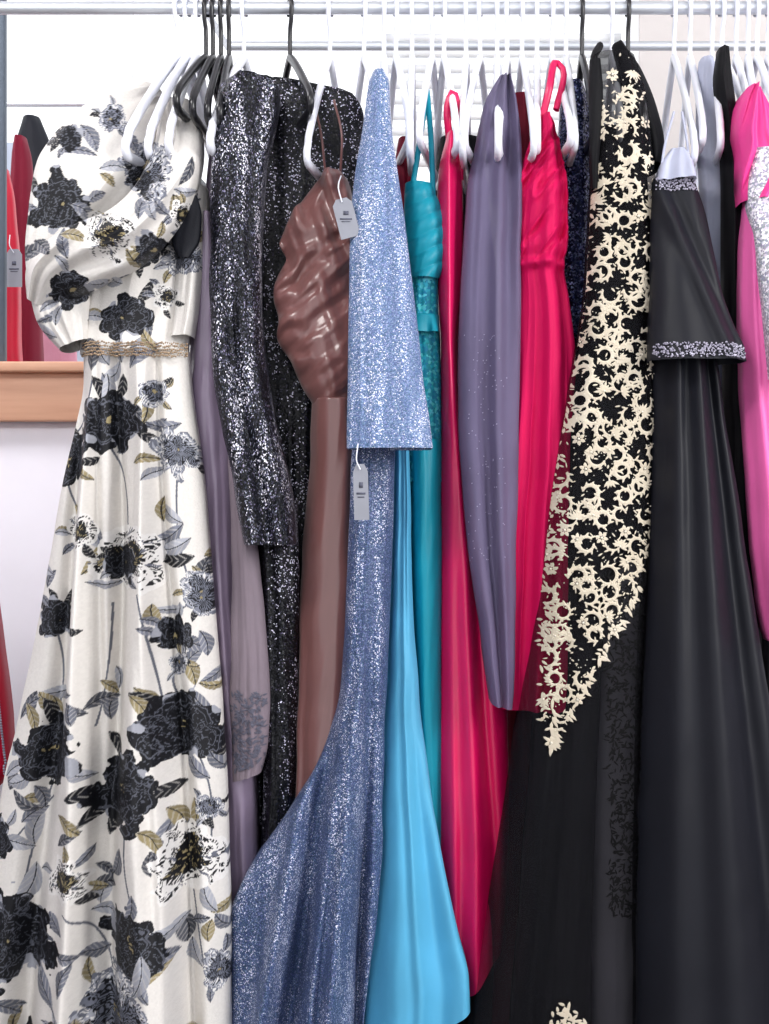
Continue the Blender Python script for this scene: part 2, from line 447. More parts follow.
# ---------------------------------------------------------------- rack
rack = empty('garment_rack')
ROD = WZ(8, 0)
c, f = tube_data([(-1.2, 0, ROD), (0, 0, ROD), (1.35, 0, ROD)], 0.011, 14)
mesh_obj('top_rail', c, f, M_metal, rack)
z2 = WZ(46, 0.30)
c, f = tube_data([(-0.30, 0.30, z2), (0, 0.30, z2), (1.35, 0.30, z2)], 0.009, 14)
mesh_obj('rear_rail', c, f, M_metal, rack)
for i, x in enumerate((-1.18, 1.33)):
    c, f = tube_data([(x, 0, 0.02), (x, 0, ROD)], 0.014, 14); mesh_obj('upright_%d' % (i + 1), c, f, M_metal, rack)
    c, f = tube_data([(x, -0.28, 0.015), (x, 0.32, 0.015)], 0.014, 14); mesh_obj('foot_%d' % (i + 1), c, f, M_metal, rack)
for i, x in enumerate((-0.30, 1.33)):
    c, f = tube_data([(x, 0.0, ROD - .01), (x, 0.31, z2)], 0.006, 10); mesh_obj('bracket_%d' % (i + 1), c, f, M_metal, rack)

def hanger(px, yaw, mat, half=0.185, drop=0.19, neck=0.085, r=0.0062, name='clothes_hanger'):
    x0 = WX(px, 0)
    yaw = math.radians(yaw); cx, sy = math.cos(yaw), math.sin(yaw)
    def P(h, z): return (x0 + h * cx, -h * sy, ROD + z)
    hook = []
    for a in np.linspace(-35, 195, 18):
        hook.append(P(0.0150 * math.cos(math.radians(180 - a)), 0.0150 * math.sin(math.radians(a))))
    hook = hook + [P(0.012, -0.022), P(0.002, -0.035), P(0, -0.05), P(0, -neck)]
    c1 = tube_data(hook, 0.0038, 8)
    body = []
    top = -neck
    def add(h, z): body.append(P(h, z))
    add(0, top)
    for q in np.linspace(0.08, 0.94, 9): add(half * q, top - drop * (q ** 1.15) * 0.94)
    ez = top - drop
    for a in np.linspace(60, -90, 7):
        add(half - 0.012 + 0.014 * math.cos(math.radians(a)), ez - 0.004 + 0.014 * math.sin(math.radians(a)))
    for q in np.linspace(0.85, -0.85, 12): add(half * q, ez - 0.018)
    for a in np.linspace(-90, -240, 7):
        add(-(half - 0.012) + 0.014 * math.cos(math.radians(a)), ez - 0.004 + 0.014 * math.sin(math.radians(a)))
    for q in np.linspace(0.94, 0.08, 9): add(-half * q, top - drop * (q ** 1.15) * 0.94)
    c2 = tube_data(body, r, 8, closed=True, flat=1.3)
    c, f = join_data([c1, c2])
    return mesh_obj(name, c, f, mat)

for px, yaw, m, dr in [
    (178, 106, M_whiteP, .195), (187, 100, M_whiteP, .195), (197, 95, M_whiteP, .19), (244, 100, M_whiteP, .185),
    (206, 97, M_blackP, .12), (213, 93, M_blackP, .13), (221, 90, M_blackP, .135), (229, 88, M_blackP, .14), (290, 76, M_blackP, .12),
    (330, 99, M_whiteP, .205), (364, 80, M_whiteP, .17), (384, 88, M_whiteP, .18), (396, 84, M_whiteP, .17), (412, 92, M_whiteP, .19), (432, 98, M_whiteP, .17),
    (444, 86, M_whiteP, .18), (466, 95, M_whiteP, .19), (480, 101, M_whiteP, .18), (497, 94, M_whiteP, .19), (507, 99, M_whiteP, .185), (522, 90, M_whiteP, .19),
    (537, 96, M_whiteP, .18), (552, 88, M_whiteP, .175), (566, 93, M_whiteP, .18), (582, 92, M_blackP, .16), (612, 95, M_whiteP, .16), (628, 92, M_blackP, .15),
    (674, 92, M_whiteP, .20), (690, 96, M_whiteP, .17), (712, 99, M_whiteP, .18), (722, 88, M_whiteP, .19), (736, 96, M_whiteP, .17), (748, 100, M_whiteP, .18),
    (757, 92, M_whiteP, .19), (768, 97, M_whiteP, .16), (782, 94, M_whiteP, .18)]:
    hanger(px, yaw, m, half=random.uniform(0.180, 0.192) + (0.012 if px < 250 and m is M_whiteP else 0), drop=dr, r=0.0068 if m is M_whiteP and px < 250 else 0.006)

# ---------------------------------------------------------------- floral print (dyed pattern, evaluated per vertex)
CREAM = np.array(lin((0.865, 0.850, 0.832)))
NAVY = np.array(lin((0.05, 0.055, 0.08)))
GREY = np.array(lin((0.47, 0.485, 0.54)))
LGREY = np.array(lin((0.66, 0.67, 0.71)))
GOLD = np.array(lin((0.60, 0.55, 0.41)))
WHITE = np.array(lin((0.90, 0.89, 0.88)))

def paint_flower(col, X, Y, cx, cy, r, rot, kind, sq=1.0):
    idx = np.where((np.abs(X - cx) < r * 1.25) & (np.abs(Y - cy) < r * 1.25))[0]
    if len(idx) == 0: return
    x = X[idx] - cx; y = Y[idx] - cy
    c, s = math.cos(rot), math.sin(rot)
    u = (x * c + y * s) / r; v = (-x * s + y * c) / (r * sq)
    nz = vnoise(X[idx] / 5.0, Y[idx] / 5.0) - .5; nz2 = vnoise(X[idx] / 2.2 + 40, Y[idx] / 2.2) - .5
    nz3 = vnoise(X[idx] / 11.0 + 7, Y[idx] / 11.0) - .5
    u = u + nz3 * 0.35; v = v + (vnoise(X[idx] / 12.0, Y[idx] / 12.0 + 70) - .5) * 0.35
    rho = np.hypot(u, v) + nz * 0.14; a = np.arctan2(v, u) + nz * 0.2
    cc = col[idx].copy()
    rs = np.random.RandomState(int(cx * 7 + cy * 3) % 99999)
    layers = [(1.0, 7), (0.82, 6), (0.64, 7), (0.46, 5), (0.28, 4)]
    for li, (R, n) in enumerate(layers):
        ph = rs.rand() * 6.28
        lob = np.abs(np.cos(n / 2 * (a - ph)))
        Rb = R * (0.66 + 0.34 * lob ** 0.45) * (0.90 + 0.2 * (0.5 + 0.5 * np.sin(3 * a + ph)))
        f = rho / Rb
        ins = f < 1
        streak = np.sin(a * n * 6 + 6 * nz + ph) + nz2 * 1.8
        if kind == 'dark':
            base = np.where((f[:, None] > 0.955) & (li > 0), GREY * 0.5, NAVY)
            base = np.where(((streak > 1.05) & (f > 0.55) & (f < 0.92))[:, None], GREY * 0.45, base)
            base = np.where(((lob < 0.06) & (f > 0.6))[:, None], GREY * 0.4, base)
            if li == 0: base = np.where(((nz3 > 0.22) & (f > 0.5))[:, None], LGREY * 0.85, base)
        elif kind == 'mix':
            base = np.where(((streak > -0.3) & (f < 0.86))[:, None], NAVY, WHITE)
            base = np.where((lob < 0.25)[:, None], GREY * 0.7, base)
            if li >= 3: base = np.where((streak > 1.0)[:, None], GOLD, NAVY + 0 * base)
        else:
            base = np.where(((streak > 0.35) & (f < 0.82))[:, None], NAVY * 1.6, LGREY)
            base = np.where((f > 0.90)[:, None], GREY * .8, base)
            base = np.where((streak < -0.8)[:, None], WHITE, base)
            if li >= 2: base = np.where((streak > -0.2)[:, None], NAVY, GREY + 0 * base)
        cc[ins] = base[ins]
    g = (rho < 0.12) & (nz2 > 0.08)
    cc[g] = GOLD
    col[idx] = cc

def paint_leaf(col, X, Y, cx, cy, ln, w, ang, c):
    idx = np.where((np.abs(X - cx) < ln * 1.1) & (np.abs(Y - cy) < ln * 1.1))[0]
    if len(idx) == 0: return
    x = X[idx] - cx; y = Y[idx] - cy
    ca, sa = math.cos(ang), math.sin(ang)
    u = (x * ca + y * sa) / ln; v = (-x * sa + y * ca)
    v = v - 0.12 * ln * np.sin(u * 3.0)
    half = w * np.clip(np.sin(math.pi * np.clip(u, 0, 1)), 0, 1) ** 0.8
    ins = (u > 0) & (u < 1) & (np.abs(v) < half)
    cc = col[idx]
    base = np.tile(np.array(c), (len(idx), 1))
    veins = (np.sin(u * 34 + np.abs(v) * 1.2) > 0.6)
    base = np.where(veins[:, None], base * 0.6 + CREAM * 0.35, base)
    base = np.where((v > 0.15 * w)[:, None], base * 0.72, base)
    base = np.where((np.abs(v) < 0.5)[:, None], NAVY * 2.5, base)
    cc[ins] = base[ins]; col[idx] = cc

def paint_stem(col, X, Y, x0, y0, x1, y1, bend, w=0.9):
    dx, dy = x1 - x0, y1 - y0; L = math.hypot(dx, dy)
    idx = np.where((X > min(x0, x1) - abs(bend) - 4) & (X < max(x0, x1) + abs(bend) + 4) & (Y > min(y0, y1) - abs(bend) - 4) & (Y < max(y0, y1) + abs(bend) + 4))[0]
    if len(idx) == 0: return
    u = ((X[idx] - x0) * dx + (Y[idx] - y0) * dy) / L / L
    v = (-(X[idx] - x0) * dy + (Y[idx] - y0) * dx) / L - bend * np.sin(math.pi * np.clip(u, 0, 1))
    ins = (u > 0) & (u < 1) & (np.abs(v) < w)
    cc = col[idx]; cc[ins] = GREY * 0.6; col[idx] = cc

FL = [(60, 205, 33, 'dark', .9), (108, 236, 30, 'mix', .9), (148, 172, 30, 'grey', .9), (70, 137, 15, 'dark', .9), (152, 252, 20, 'dark', 1), (132, 322, 27, 'dark', .8),
      (188, 262, 20, 'grey', 1), (72, 290, 24, 'dark', .8), (170, 300, 14, 'mix', 1), (112, 118, 14, 'grey', 1), (184, 215, 14, 'mix', 1), (140, 180, 14, 'dark', 1),
      (118, 425, 30, 'dark', 1.25), (72, 462, 22, 'dark', 1.4), (136, 558, 38, 'mix', .9), (132, 562, 18, 'dark', 1), (88, 532, 18, 'mix', 1), (182, 455, 25, 'grey', 1), (160, 395, 14, 'grey', 1),
      (64, 618, 20, 'dark', 1), (180, 632, 20, 'dark', .9), (184, 660, 12, 'grey', .8), (58, 745, 32, 'dark', 1.25), (136, 778, 34, 'dark', 1.2), (186, 722, 36, 'dark', 1.2), (205, 592, 18, 'grey', 1.5),
      (196, 850, 36, 'mix', 1), (82, 862, 22, 'mix', 1.1), (24, 928, 46, 'dark', 1.05), (146, 922, 32, 'dark', 1.2), (130, 995, 46, 'grey', 1), (4, 830, 22, 'dark', 1),
      (212, 800, 14, 'grey', 1), (222, 960, 20, 'grey', 1), (60, 1050, 40, 'dark', 1), (190, 1080, 42, 'mix', 1), (110, 1130, 40, 'dark', 1), (0, 1120, 40, 'grey', 1), (210, 1160, 30, 'dark', 1)]
def paint_floral(X, Y):
    col = np.tile(CREAM, (len(X), 1))
    k = 0.96 + 0.08 * vnoise(X / 1.6, Y / 1.6)
    rs = np.random.RandomState(5)
    for (a, b) in [((118, 450), (136, 530)), ((182, 470), (200, 600)), ((64, 630), (60, 720)), ((186, 650), (186, 700)), ((150, 590), (170, 690)), ((60, 770), (30, 890)),
                   ((140, 810), (150, 890)), ((196, 880), (215, 990)), ((120, 600), (104, 720)), ((200, 740), (215, 830)), ((82, 890), (120, 960)), ((72, 480), (95, 525)), ((10, 850), (60, 790)), ((100, 380), (72, 440))]:
        paint_stem(col, X, Y, a[0], a[1], b[0], b[1], rs.uniform(-10, 10))
    sprays = [(110, 385), (150, 425), (165, 500), (95, 575), (60, 570), (160, 600), (208, 560), (85, 690), (45, 690), (125, 690), (210, 650), (100, 820), (40, 835), (160, 830), (215, 745),
              (60, 900), (95, 935), (190, 930), (215, 905), (30, 1000), (80, 1010), (180, 1010), (48, 250), (110, 190), (40, 320), (170, 230), (110, 280), (95, 155), (175, 190), (160, 345), (110, 350),
              (50, 800), (120, 870), (30, 1060), (150, 1050), (20, 780), (200, 680)]
    for i, (x, y) in enumerate(sprays):
        a0 = rs.rand() * 6.28
        for j in range(rs.randint(2, 5)):
            c = [GREY, GREY * 0.8, LGREY, GOLD, GREY * 0.45][rs.randint(5)]
            paint_leaf(col, X, Y, x + rs.uniform(-5, 5), y + rs.uniform(-5, 5), rs.uniform(20, 36), rs.uniform(4, 7.5), a0 + j * 1.0 + rs.uniform(-.3, .3), c)
    for i, (cx, cy, r, kd, sq) in enumerate(FL):
        for j in range(5):
            a = rs.rand() * 6.28
            paint_leaf(col, X, Y, cx + 0.7 * r * math.cos(a), cy + 0.7 * r * math.sin(a), r * 0.95, r * 0.19, a + rs.uniform(-.5, .5), [GREY, LGREY, GOLD, NAVY * 1.5][rs.randint(4)])
        paint_flower(col, X, Y, cx, cy, r, rs.rand() * 3, kd, sq)
    return col * k[:, None]

def gown_floral():
    g = empty('floral_ball_gown')
    def sk(t, py, px):
        v = np.clip((py - 360) / 840.0, 0, 1); f = 0
        for a, b, w, am in [(100, 72, 9, .056), (122, 122, 8, -.066), (142, 168, 11, .054), (164, 205, 7, -.050), (90, 22, 9, -.056), (108, 96, 6, -.034), (150, 185, 6, .034)]:
            c = a + (b - a) * v + 5 * np.sin(py / 110.0 + a)
            f = f + am * np.exp(-((px - c) / (w * (0.6 + 1.3 * v))) ** 2) * (0.25 + v ** .8)
        return f
    skirt = Cloth([(352, 84, 190), (380, 84, 192), (430, 76, 198), (500, 62, 206), (600, 45, 214), (700, 25, 222), (800, 4, 228), (900, -14, 231), (1024, -32, 232), (1210, -60, 234)],
                  -0.18, -0.28, 0.05, 0.10, folds=5, at=0.006, ab=0.012, seed=3, extra=sk)
    skirt.build('skirt', M_floral, g, 430, 1000, 40, paint_floral)
    bod = Cloth([(175, 120, 196), (200, 96, 202), (260, 88, 204), (310, 84, 196), (352, 83, 189), (356, 83, 189)], -0.10, -0.165, 0.03, 0.05, folds=4, at=0.004, ab=0.008, seed=8)
    bod.build('bodice', M_floral, g, 240, 280, 30, paint_floral)
    sash('shoulder_puff', [(166, 99, -0.02, 16), (144, 110, -0.04, 30), (118, 136, -0.08, 44), (92, 176, -0.13, 49), (70, 220, -0.155, 37), (58, 262, -0.17, 28), (64, 310, -0.18, 26), (77, 346, -0.185, 15)], M_floral, g, paint_floral, 320, 260, 0.55, 4, 0.015)
    sash('collar_band', [(42, 308, -0.19, 14), (55, 278, -0.22, 26), (86, 257, -0.24, 28), (122, 240, -0.245, 27), (152, 212, -0.22, 26), (172, 176, -0.17, 25), (180, 142, -0.11, 22), (174, 106, -0.05, 16)], M_floral, g, paint_floral, 320, 260, 0.50, 9, 0.017)
    sl = Cloth([(190, 172, 208), (220, 174, 210), (260, 178, 208), (310, 178, 202), (340, 176, 196)], -0.10, -0.15, 0.05, 0.05, folds=2, at=0.004, seed=14)
    sl.build('back_sleeve', M_floral, g, 110, 170, 16, paint_floral)
    Cloth([(196, 182, 198), (215, 176, 202), (240, 172, 200), (258, 178, 190)], -0.172, -0.185, 0.008, 0.008, folds=1, seed=2, at=.001, ab=.001).build('dark_lining', M_black_lining, g, 20, 30, 10)
    cs = []; rr = []
    for row, dy in enumerate((-6, -3, 0, 3, 6)):
        for i in range(60):
            cs.append(83 + i * 1.83 + (row % 2) * 0.9); rr.append(351 + dy + 3 * math.sin((cs[-1] - 80) / 40.0) + random.uniform(-.8, .8))
    c = skirt.at_px(np.array(cs), np.maximum(np.array(rr), 352.5), 0.006)
    c[:, 2] = [WZ(q, -0.18) for q in rr]
    c[:, 1] -= 0.004
    beads('beaded_belt', c, np.random.RandomState(1).uniform(0.0012, 0.0024, len(c)), M_gold, g)
gown_floral()

# ---------------------------------------------------------------- mauve satin + taupe lace
g = empty('mauve_satin_gown')
Cloth([(215, 203, 216), (260, 198, 224), (330, 192, 230), (400, 188, 234), (470, 194, 236), (600, 204, 240), (800, 214, 258), (1100, 218, 268)], -0.13, -0.13, 0.02, 0.04, folds=3, at=0.008, ab=0.024, seed=21, fine=0).build('dress_body', M_mauve, g, 90, 200, 20)
strap('strap', [(207, 220, -0.10), (212, 160, -0.08), (224, 90, -0.04)], 0.003, M_mauve, g, 2.0)
g = empty('taupe_lace_gown')
tp = Cloth([(380, 230, 240), (430, 228, 244), (540, 232, 258), (640, 231, 267), (700, 231, 271), (745, 233, 269), (776, 234, 262)], -0.18, -0.18, 0.015, 0.02, folds=3, at=.004, ab=.008, seed=23, hem=(4, -6))
tp.build('dress_body', M_taupe, g, 60, 140, 14)
lv = []
for i in range(260):
    px = random.uniform(234, 266); py = random.uniform(692, 768)
    lv.append((px, py, random.uniform(4, 8), random.uniform(1.4, 2.6), random.uniform(0, 6.28)))
applique('lace_hem', tp, lv, fabric('grey_lace', (0.36, 0.36, 0.42), rough=0.6), g, 0.002, 0.001)

# ---------------------------------------------------------------- black sequin gown
g = empty('black_sequin_gown')
Cloth([(84, 262, 300), (95, 240, 352), (120, 236, 364), (170, 238, 364), (230, 244, 350), (330, 246, 330), (450, 250, 322), (560, 252, 318), (700, 256, 308), (800, 258, 300), (860, 258, 280), (1100, 250, 300)],
      -0.045, -0.045, 0.03, 0.04, folds=4, at=0.010, ab=0.018, seed=31).build('gown_body', M_blkseq, g, 110, 260, 24)
Cloth([(82, 236, 268), (92, 222, 280), (120, 217, 276), (170, 214, 266), (240, 212, 262), (300, 212, 262), (360, 214, 266), (420, 222, 276), (480, 234, 290), (520, 241, 296), (544, 246, 297)],
      -0.12, -0.20, 0.035, 0.04, folds=3, at=0.014, ab=0.016, seed=33).build('long_sleeve', M_sil, g, 80, 220, 20)
Cloth([(500, 252, 298), (600, 258, 300), (700, 262, 299), (780, 264, 297), (850, 262, 290), (870, 262, 284)], -0.14, -0.14, 0.025, 0.03, folds=3, at=0.008, ab=0.014, seed=35).build('sequin_train', M_blkseq, g, 60, 160, 16)

# ---------------------------------------------------------------- brown satin
g = empty('brown_satin_gown')
def ruch(t, py, px):
    k = np.clip((412 - py) / 50.0, 0, 1)
    d = (py - 180) + 0.8 * (px - 315)
    e = (px - 315) - 0.35 * (py - 300)
    r1 = vnoise(d / 17.0 + 1.2 * vnoise(px / 26.0, py / 34.0), e / 48.0 + 5)
    r2 = vnoise(e / 11.0 + 30, d / 70.0 + 5)
    r3 = vnoise(d / 9.0, e / 22.0 + 50)
    top = np.clip((275 - py) / 40.0, 0, 1)
    return k * (0.026 * r1 * (1 - 0.5 * top) + 0.026 * r2 * top + 0.007 * r2 + 0.006 * r3)
Cloth([(176, 324, 342), (186, 314, 350), (205, 302, 354), (230, 288, 355), (248, 280, 355), (262, 286, 356), (280, 280, 356), (300, 277, 356), (325, 281, 356), (340, 279, 356), (365, 292, 356), (390, 302, 356), (405, 311, 354), (412, 313, 354)],
      -0.09, -0.12, 0.025, 0.04, folds=3, at=0.003, ab=0.004, seed=41, extra=ruch, wob=2.5).build('ruched_bodice', M_brown, g, 220, 340, 20)
Cloth([(400, 313, 354), (460, 310, 356), (540, 304, 356), (620, 300, 356), (700, 299, 356), (760, 298, 352), (812, 297, 348), (830, 297, 345)], -0.12, -0.13, 0.035, 0.045, folds=2.0, at=0.014, ab=0.024, seed=44, fine=0).build('skirt', M_brown, g, 90, 180, 20)
strap('strap_1', [(326, 180, -0.1), (322, 140, -0.12), (316, 110, -0.1)], 0.002, M_brown, g, 1)
strap('strap_2', [(340, 180, -0.1), (342, 140, -0.12), (334, 100, -0.1)], 0.002, M_brown, g, 1)

# ---------------------------------------------------------------- blue glitter mermaid gown
g = empty('blue_glitter_gown')
Cloth([(74, 373, 384), (84, 369, 389), (120, 364, 391), (170, 356, 397), (220, 351, 404), (300, 349, 414), (380, 348, 423), (430, 347, 430), (449, 347, 432)],
      -0.17, -0.26, 0.02, 0.03, folds=2.4, at=0.006, ab=0.017, seed=51, wob=.6).build('cape_sleeve', M_glit2, g, 90, 220, 20)
def tr_(t, py, px):
    v = np.clip((py - 600) / 300.0, 0, 1.2)
    f = 0
    for a, b, w, am in [(365, 330, 9, .040), (350, 290, 10, -.038), (340, 262, 9, .040), (376, 356, 6, -.040), (356, 310, 6, .024)]:
        c = a + (b - a) * np.clip((py - 600) / 420.0, 0, 1.4)
        f = f + am * np.exp(-((px - c) / w) ** 2) * v
    return f
Cloth([(430, 353, 396), (500, 351, 394), (600, 346, 391), (680, 341, 387), (730, 331, 385), (765, 316, 384), (800, 294, 383), (840, 268, 382), (880, 242, 380), (910, 232, 377), (960, 231, 371), (1024, 230, 364), (1200, 228, 352)],
      -0.17, -0.22, 0.04, 0.06, folds=3, at=0.012, ab=0.012, seed=52, extra=tr_).build('mermaid_skirt', M_glit, g, 170, 300, 24)

# ---------------------------------------------------------------- sky blue, teal
g = empty('sky_blue_gown')
Cloth([(420, 392, 408), (500, 391, 410), (600, 387, 413), (700, 380, 420), (780, 376, 430), (860, 371, 443), (930, 366, 458), (965, 364, 466), (1000, 360, 467)],
      -0.12, -0.16, 0.02, 0.04, folds=3.0, at=0.010, ab=0.034, seed=61, hem=(70, -8), fine=0).build('dress_body', M_sky, g, 90, 200, 16)
Cloth([(600, 392, 400), (760, 390, 420), (900, 384, 440), (1040, 376, 440), (1150, 370, 440)], -0.07, -0.10, 0.02, 0.03, folds=3, at=0.008, ab=0.012, seed=67).build('underskirt', M_sky, g, 60, 120, 12)
g = empty('teal_gown')
Cloth([(185, 405, 432), (205, 404, 440), (235, 404, 450), (262, 406, 446), (280, 408, 438)], -0.11, -0.115, 0.025, 0.03, folds=2, at=0.003, ab=0.003, seed=62,
      extra=lambda t, py, px: 0.004 * np.abs(np.sin((py + px * 0.5) / 5.5))).build('bodice', M_teal, g, 80, 120, 12)
Cloth([(278, 408, 438), (340, 407, 440), (420, 407, 442), (482, 407, 443)], -0.105, -0.10, 0.025, 0.03, folds=3, at=0.004, ab=0.006, seed=63).build('lace_panel', M_teallace, g, 60, 90, 12)
Cloth([(316, 408, 439), (334, 408, 439)], -0.115, -0.115, 0.03, 0.03, folds=2, seed=65).build('waistband', M_teal, g, 40, 10, 12)
Cloth([(440, 407, 442), (560, 408, 443), (700, 409, 443), (820, 412, 446), (900, 414, 450), (960, 416, 450)], -0.10, -0.09, 0.03, 0.04, folds=2.6, at=0.010, ab=0.018, seed=64, fine=0).build('skirt', M_teal, g, 70, 140, 14)
strap('strap_1', [(412, 190, -0.12), (420, 140, -0.13), (427, 90, -0.1)], 0.003, M_teal, g, 1.5)
strap('strap_2', [(434, 215, -0.12), (431, 140, -0.13), (427, 90, -0.1)], 0.003, M_teal, g, 1.5)

# ---------------------------------------------------------------- crimson satin
g = empty('crimson_satin_gown')
def cs_(t, py, px):
    v = np.clip((py - 350) / 500.0, 0, 1)
    f = 0
    for a, b, w, am in [(446, 452, 6, .014), (452, 474, 9, .022), (456, 492, 6, -.014)]:
        c = a + (b - a) * v
        f = f + am * np.exp(-((px - c) / w) ** 2)
    return f
Cloth([(140, 446, 458), (175, 438, 462), (230, 436, 463), (300, 438, 462), (345, 441, 458), (420, 440, 464), (500, 440, 474), (600, 440, 492), (680, 439, 504), (780, 437, 509), (860, 437, 508), (940, 438, 504), (980, 446, 500)],
      -0.085, -0.12, 0.025, 0.045, folds=1.8, at=0.005, ab=0.008, seed=71, extra=cs_, hem=(20, -30), fine=0).build('gown_body', M_crim, g, 120, 240, 18)
strap('strap', [(450, 145, -0.1), (447, 110, -0.12), (453, 92, -0.12), (459, 120, -0.12), (460, 180, -0.1)], 0.004, M_crim, g, 1.5)

# ---------------------------------------------------------------- purple chiffon
g = empty('purple_chiffon_gown')
pc = Cloth([(82, 497, 508), (105, 484, 514), (150, 474, 519), (200, 466, 519), (300, 460, 519), (400, 457, 518), (480, 461, 516), (560, 469, 514), (620, 478, 514), (680, 487, 512), (700, 490, 510)],
      -0.10, -0.17, 0.03, 0.03, folds=2.8, at=0.012, ab=0.020, seed=81, hem=(0, 6), fine=0.05)
pc.build('chiffon_body', M_purp, g, 100, 200, 18)
q = np.array([(random.gauss(484, 9), random.uniform(330, 560)) for _ in range(110)])
c = pc.at_px(q[:, 0], q[:, 1], 0.0)
beads('scattered_beads', c, np.full(len(c), 0.0011), fabric('lilac_beads', (0.62, 0.60, 0.70), rough=.3), g)

# ---------------------------------------------------------------- raspberry jersey
g = empty('raspberry_draped_gown')
def rb(t, py, px):
    k = np.clip((272 - py) / 20.0, 0, 1)
    d = px * 0.80 + py * 0.60
    return k * 0.016 * ridge(vnoise(d / 7.0, (py - px) / 60.0)) + 0.011 * np.exp(-((py - 268) / 4.5) ** 2)
Cloth([(120, 539, 550), (135, 532, 556), (160, 524, 562), (200, 516, 566), (245, 512, 566), (268, 512, 563), (300, 513, 568), (360, 510, 574), (450, 506, 574), (540, 500, 572), (620, 498, 568), (690, 498, 562), (704, 500, 560)],
      -0.12, -0.12, 0.02, 0.035, folds=3.8, at=0.006, ab=0.030, seed=92, extra=rb, fine=0.15).build('gown_body', M_red, g, 160, 300, 18)
strap('shoulder_twist', [(541, 124, -0.14), (549, 90, -0.15), (556, 62, -0.12), (564, 72, -0.12), (556, 110, -0.14)], 0.004, M_crim, g, 1.5)
g = empty('maroon_gown')
Cloth([(140, 398, 410), (180, 394, 414), (240, 396, 412), (440, 396, 412)], -0.03, -0.03, 0.02, 0.02, folds=3, seed=95).build('dress_body', M_maroon, g, 30, 60, 10)
g = empty('wine_gown')
Cloth([(95, 512, 528), (130, 504, 534), (200, 500, 540), (500, 500, 545), (700, 500, 540), (1100, 490, 550)], 0.02, 0.02, 0.015, 0.02, folds=4, seed=96).build('dress_body', M_maroon, g, 50, 100, 10)

# ---------------------------------------------------------------- navy sequin
g = empty('navy_sequin_gown')
Cloth([(84, 566, 582), (110, 560, 590), (200, 556, 592), (300, 560, 592), (420, 560, 592), (700, 552, 592)], -0.05, -0.05, 0.025, 0.03, folds=3, seed=97).build('dress_body', M_navyseq, g, 50, 120, 14)

# ---------------------------------------------------------------- black gown with ivory lace
g = empty('ivory_lace_black_gown')
Cloth([(130, 592, 646), (300, 586, 650), (400, 572, 646), (520, 552, 630), (620, 544, 604), (720, 534, 598), (850, 524, 592), (1000, 512, 590), (1190, 500, 596)],
             -0.13, -0.18, 0.02, 0.04, folds=3, at=0.004, ab=0.014, seed=101).build('inner_slip', M_blk, g, 80, 200, 16)
tul = Cloth([(58, 592, 634), (75, 590, 640), (120, 590, 648), (200, 589, 655), (300, 583, 655), (400, 566, 653), (500, 549, 650), (600, 538, 644), (700, 520, 640), (800, 505, 638), (900, 490, 636), (1024, 470, 636), (1200, 440, 638)],
            -0.15, -0.23, 0.035, 0.05, folds=3.4, at=0.004, ab=0.020, seed=102)
tul.build('tulle_overskirt', M_tulle, g, 160, 300, 20)
poly = [(610, 62), (622, 62), (640, 105), (655, 190), (656, 350), (652, 470), (642, 545), (626, 600), (600, 640), (574, 690), (548, 738), (540, 730), (538, 650), (545, 540), (560, 440), (574, 350), (584, 260), (590, 185), (598, 120)]
lv = []; bd = []
rs = random.Random(3)
def rp():
    while True:
        x = rs.uniform(536, 656); y = rs.uniform(62, 738)
        if inpoly(x, y, poly): return x, y
def scroll(x, y, a, curv, n, w0, step=2.3, side=True):
    X, Y = x, y
    for k in range(n):
        X += step * math.cos(a); Y += step * math.sin(a); a += curv
        if not inpoly(X, Y, poly): break
        ww = w0 * (0.5 + 0.6 * math.sin(math.pi * (k + 1) / (n + 1)))
        lv.append((X - 2.0 * math.cos(a), Y - 2.0 * math.sin(a), 4.8, ww, a))
        if side and k % 2 == 0:
            lv.append((X, Y, rs.uniform(4, 6.5), 2.1, a - math.copysign(1.0, curv)))
        if k % 3 == 1: bd.append((X, Y, 0.0010))
sc = []
tries = 0
while tries < 9000:
    tries += 1
    x, y = rp()
    if all((x - a) ** 2 + (y - b) ** 2 > 14.0 ** 2 for a, b in sc): sc.append((x, y))
for (x, y) in sc:
    a = rs.uniform(0, 6.28); kind = rs.random()
    if kind < 0.66:
        cv = rs.choice([-1, 1]) * rs.uniform(0.26, 0.38)
        scroll(x - 7 * math.cos(a), y - 7 * math.sin(a), a, cv, rs.randint(13, 20), rs.uniform(3.0, 4.4))
    elif kind < 0.82:
        n = rs.randint(5, 8)
        for k in range(n):
            aa = a + (k - n / 2) * 0.46
            lv.append((x, y, rs.uniform(7, 11), 2.7, aa))
        bd.append((x, y, 0.0018))
        scroll(x, y, a + 3.14, 0.3, 8, 2.6)
    else:
        for k in range(6):
            aa = a + k * 1.047
            lv.append((x + 1.2 * math.cos(aa), y + 1.2 * math.sin(aa), 5.6, 3.6, aa))
        bd.append((x, y, 0.0022))
for i in range(380):
    x, y = rp(); lv.append((x, y, rs.uniform(3, 6), rs.uniform(1.1, 2.0), rs.uniform(0, 6.28)))
for i in range(420):
    x, y = rp(); bd.append((x, y, 0.0010))
n_ = len(poly)
for i in range(n_):
    x1, y1 = poly[i]; x2, y2 = poly[(i + 1) % n_]
    L = math.hypot(x2 - x1, y2 - y1)
    for k in range(int(L / 5.0)):
        q_ = rs.random(); x = x1 + (x2 - x1) * q_; y = y1 + (y2 - y1) * q_
        if y < 100 or (x > 640 and y < 500): continue
        lv.append((x, y, rs.uniform(4, 8), 2.6, rs.uniform(0, 6.28)))
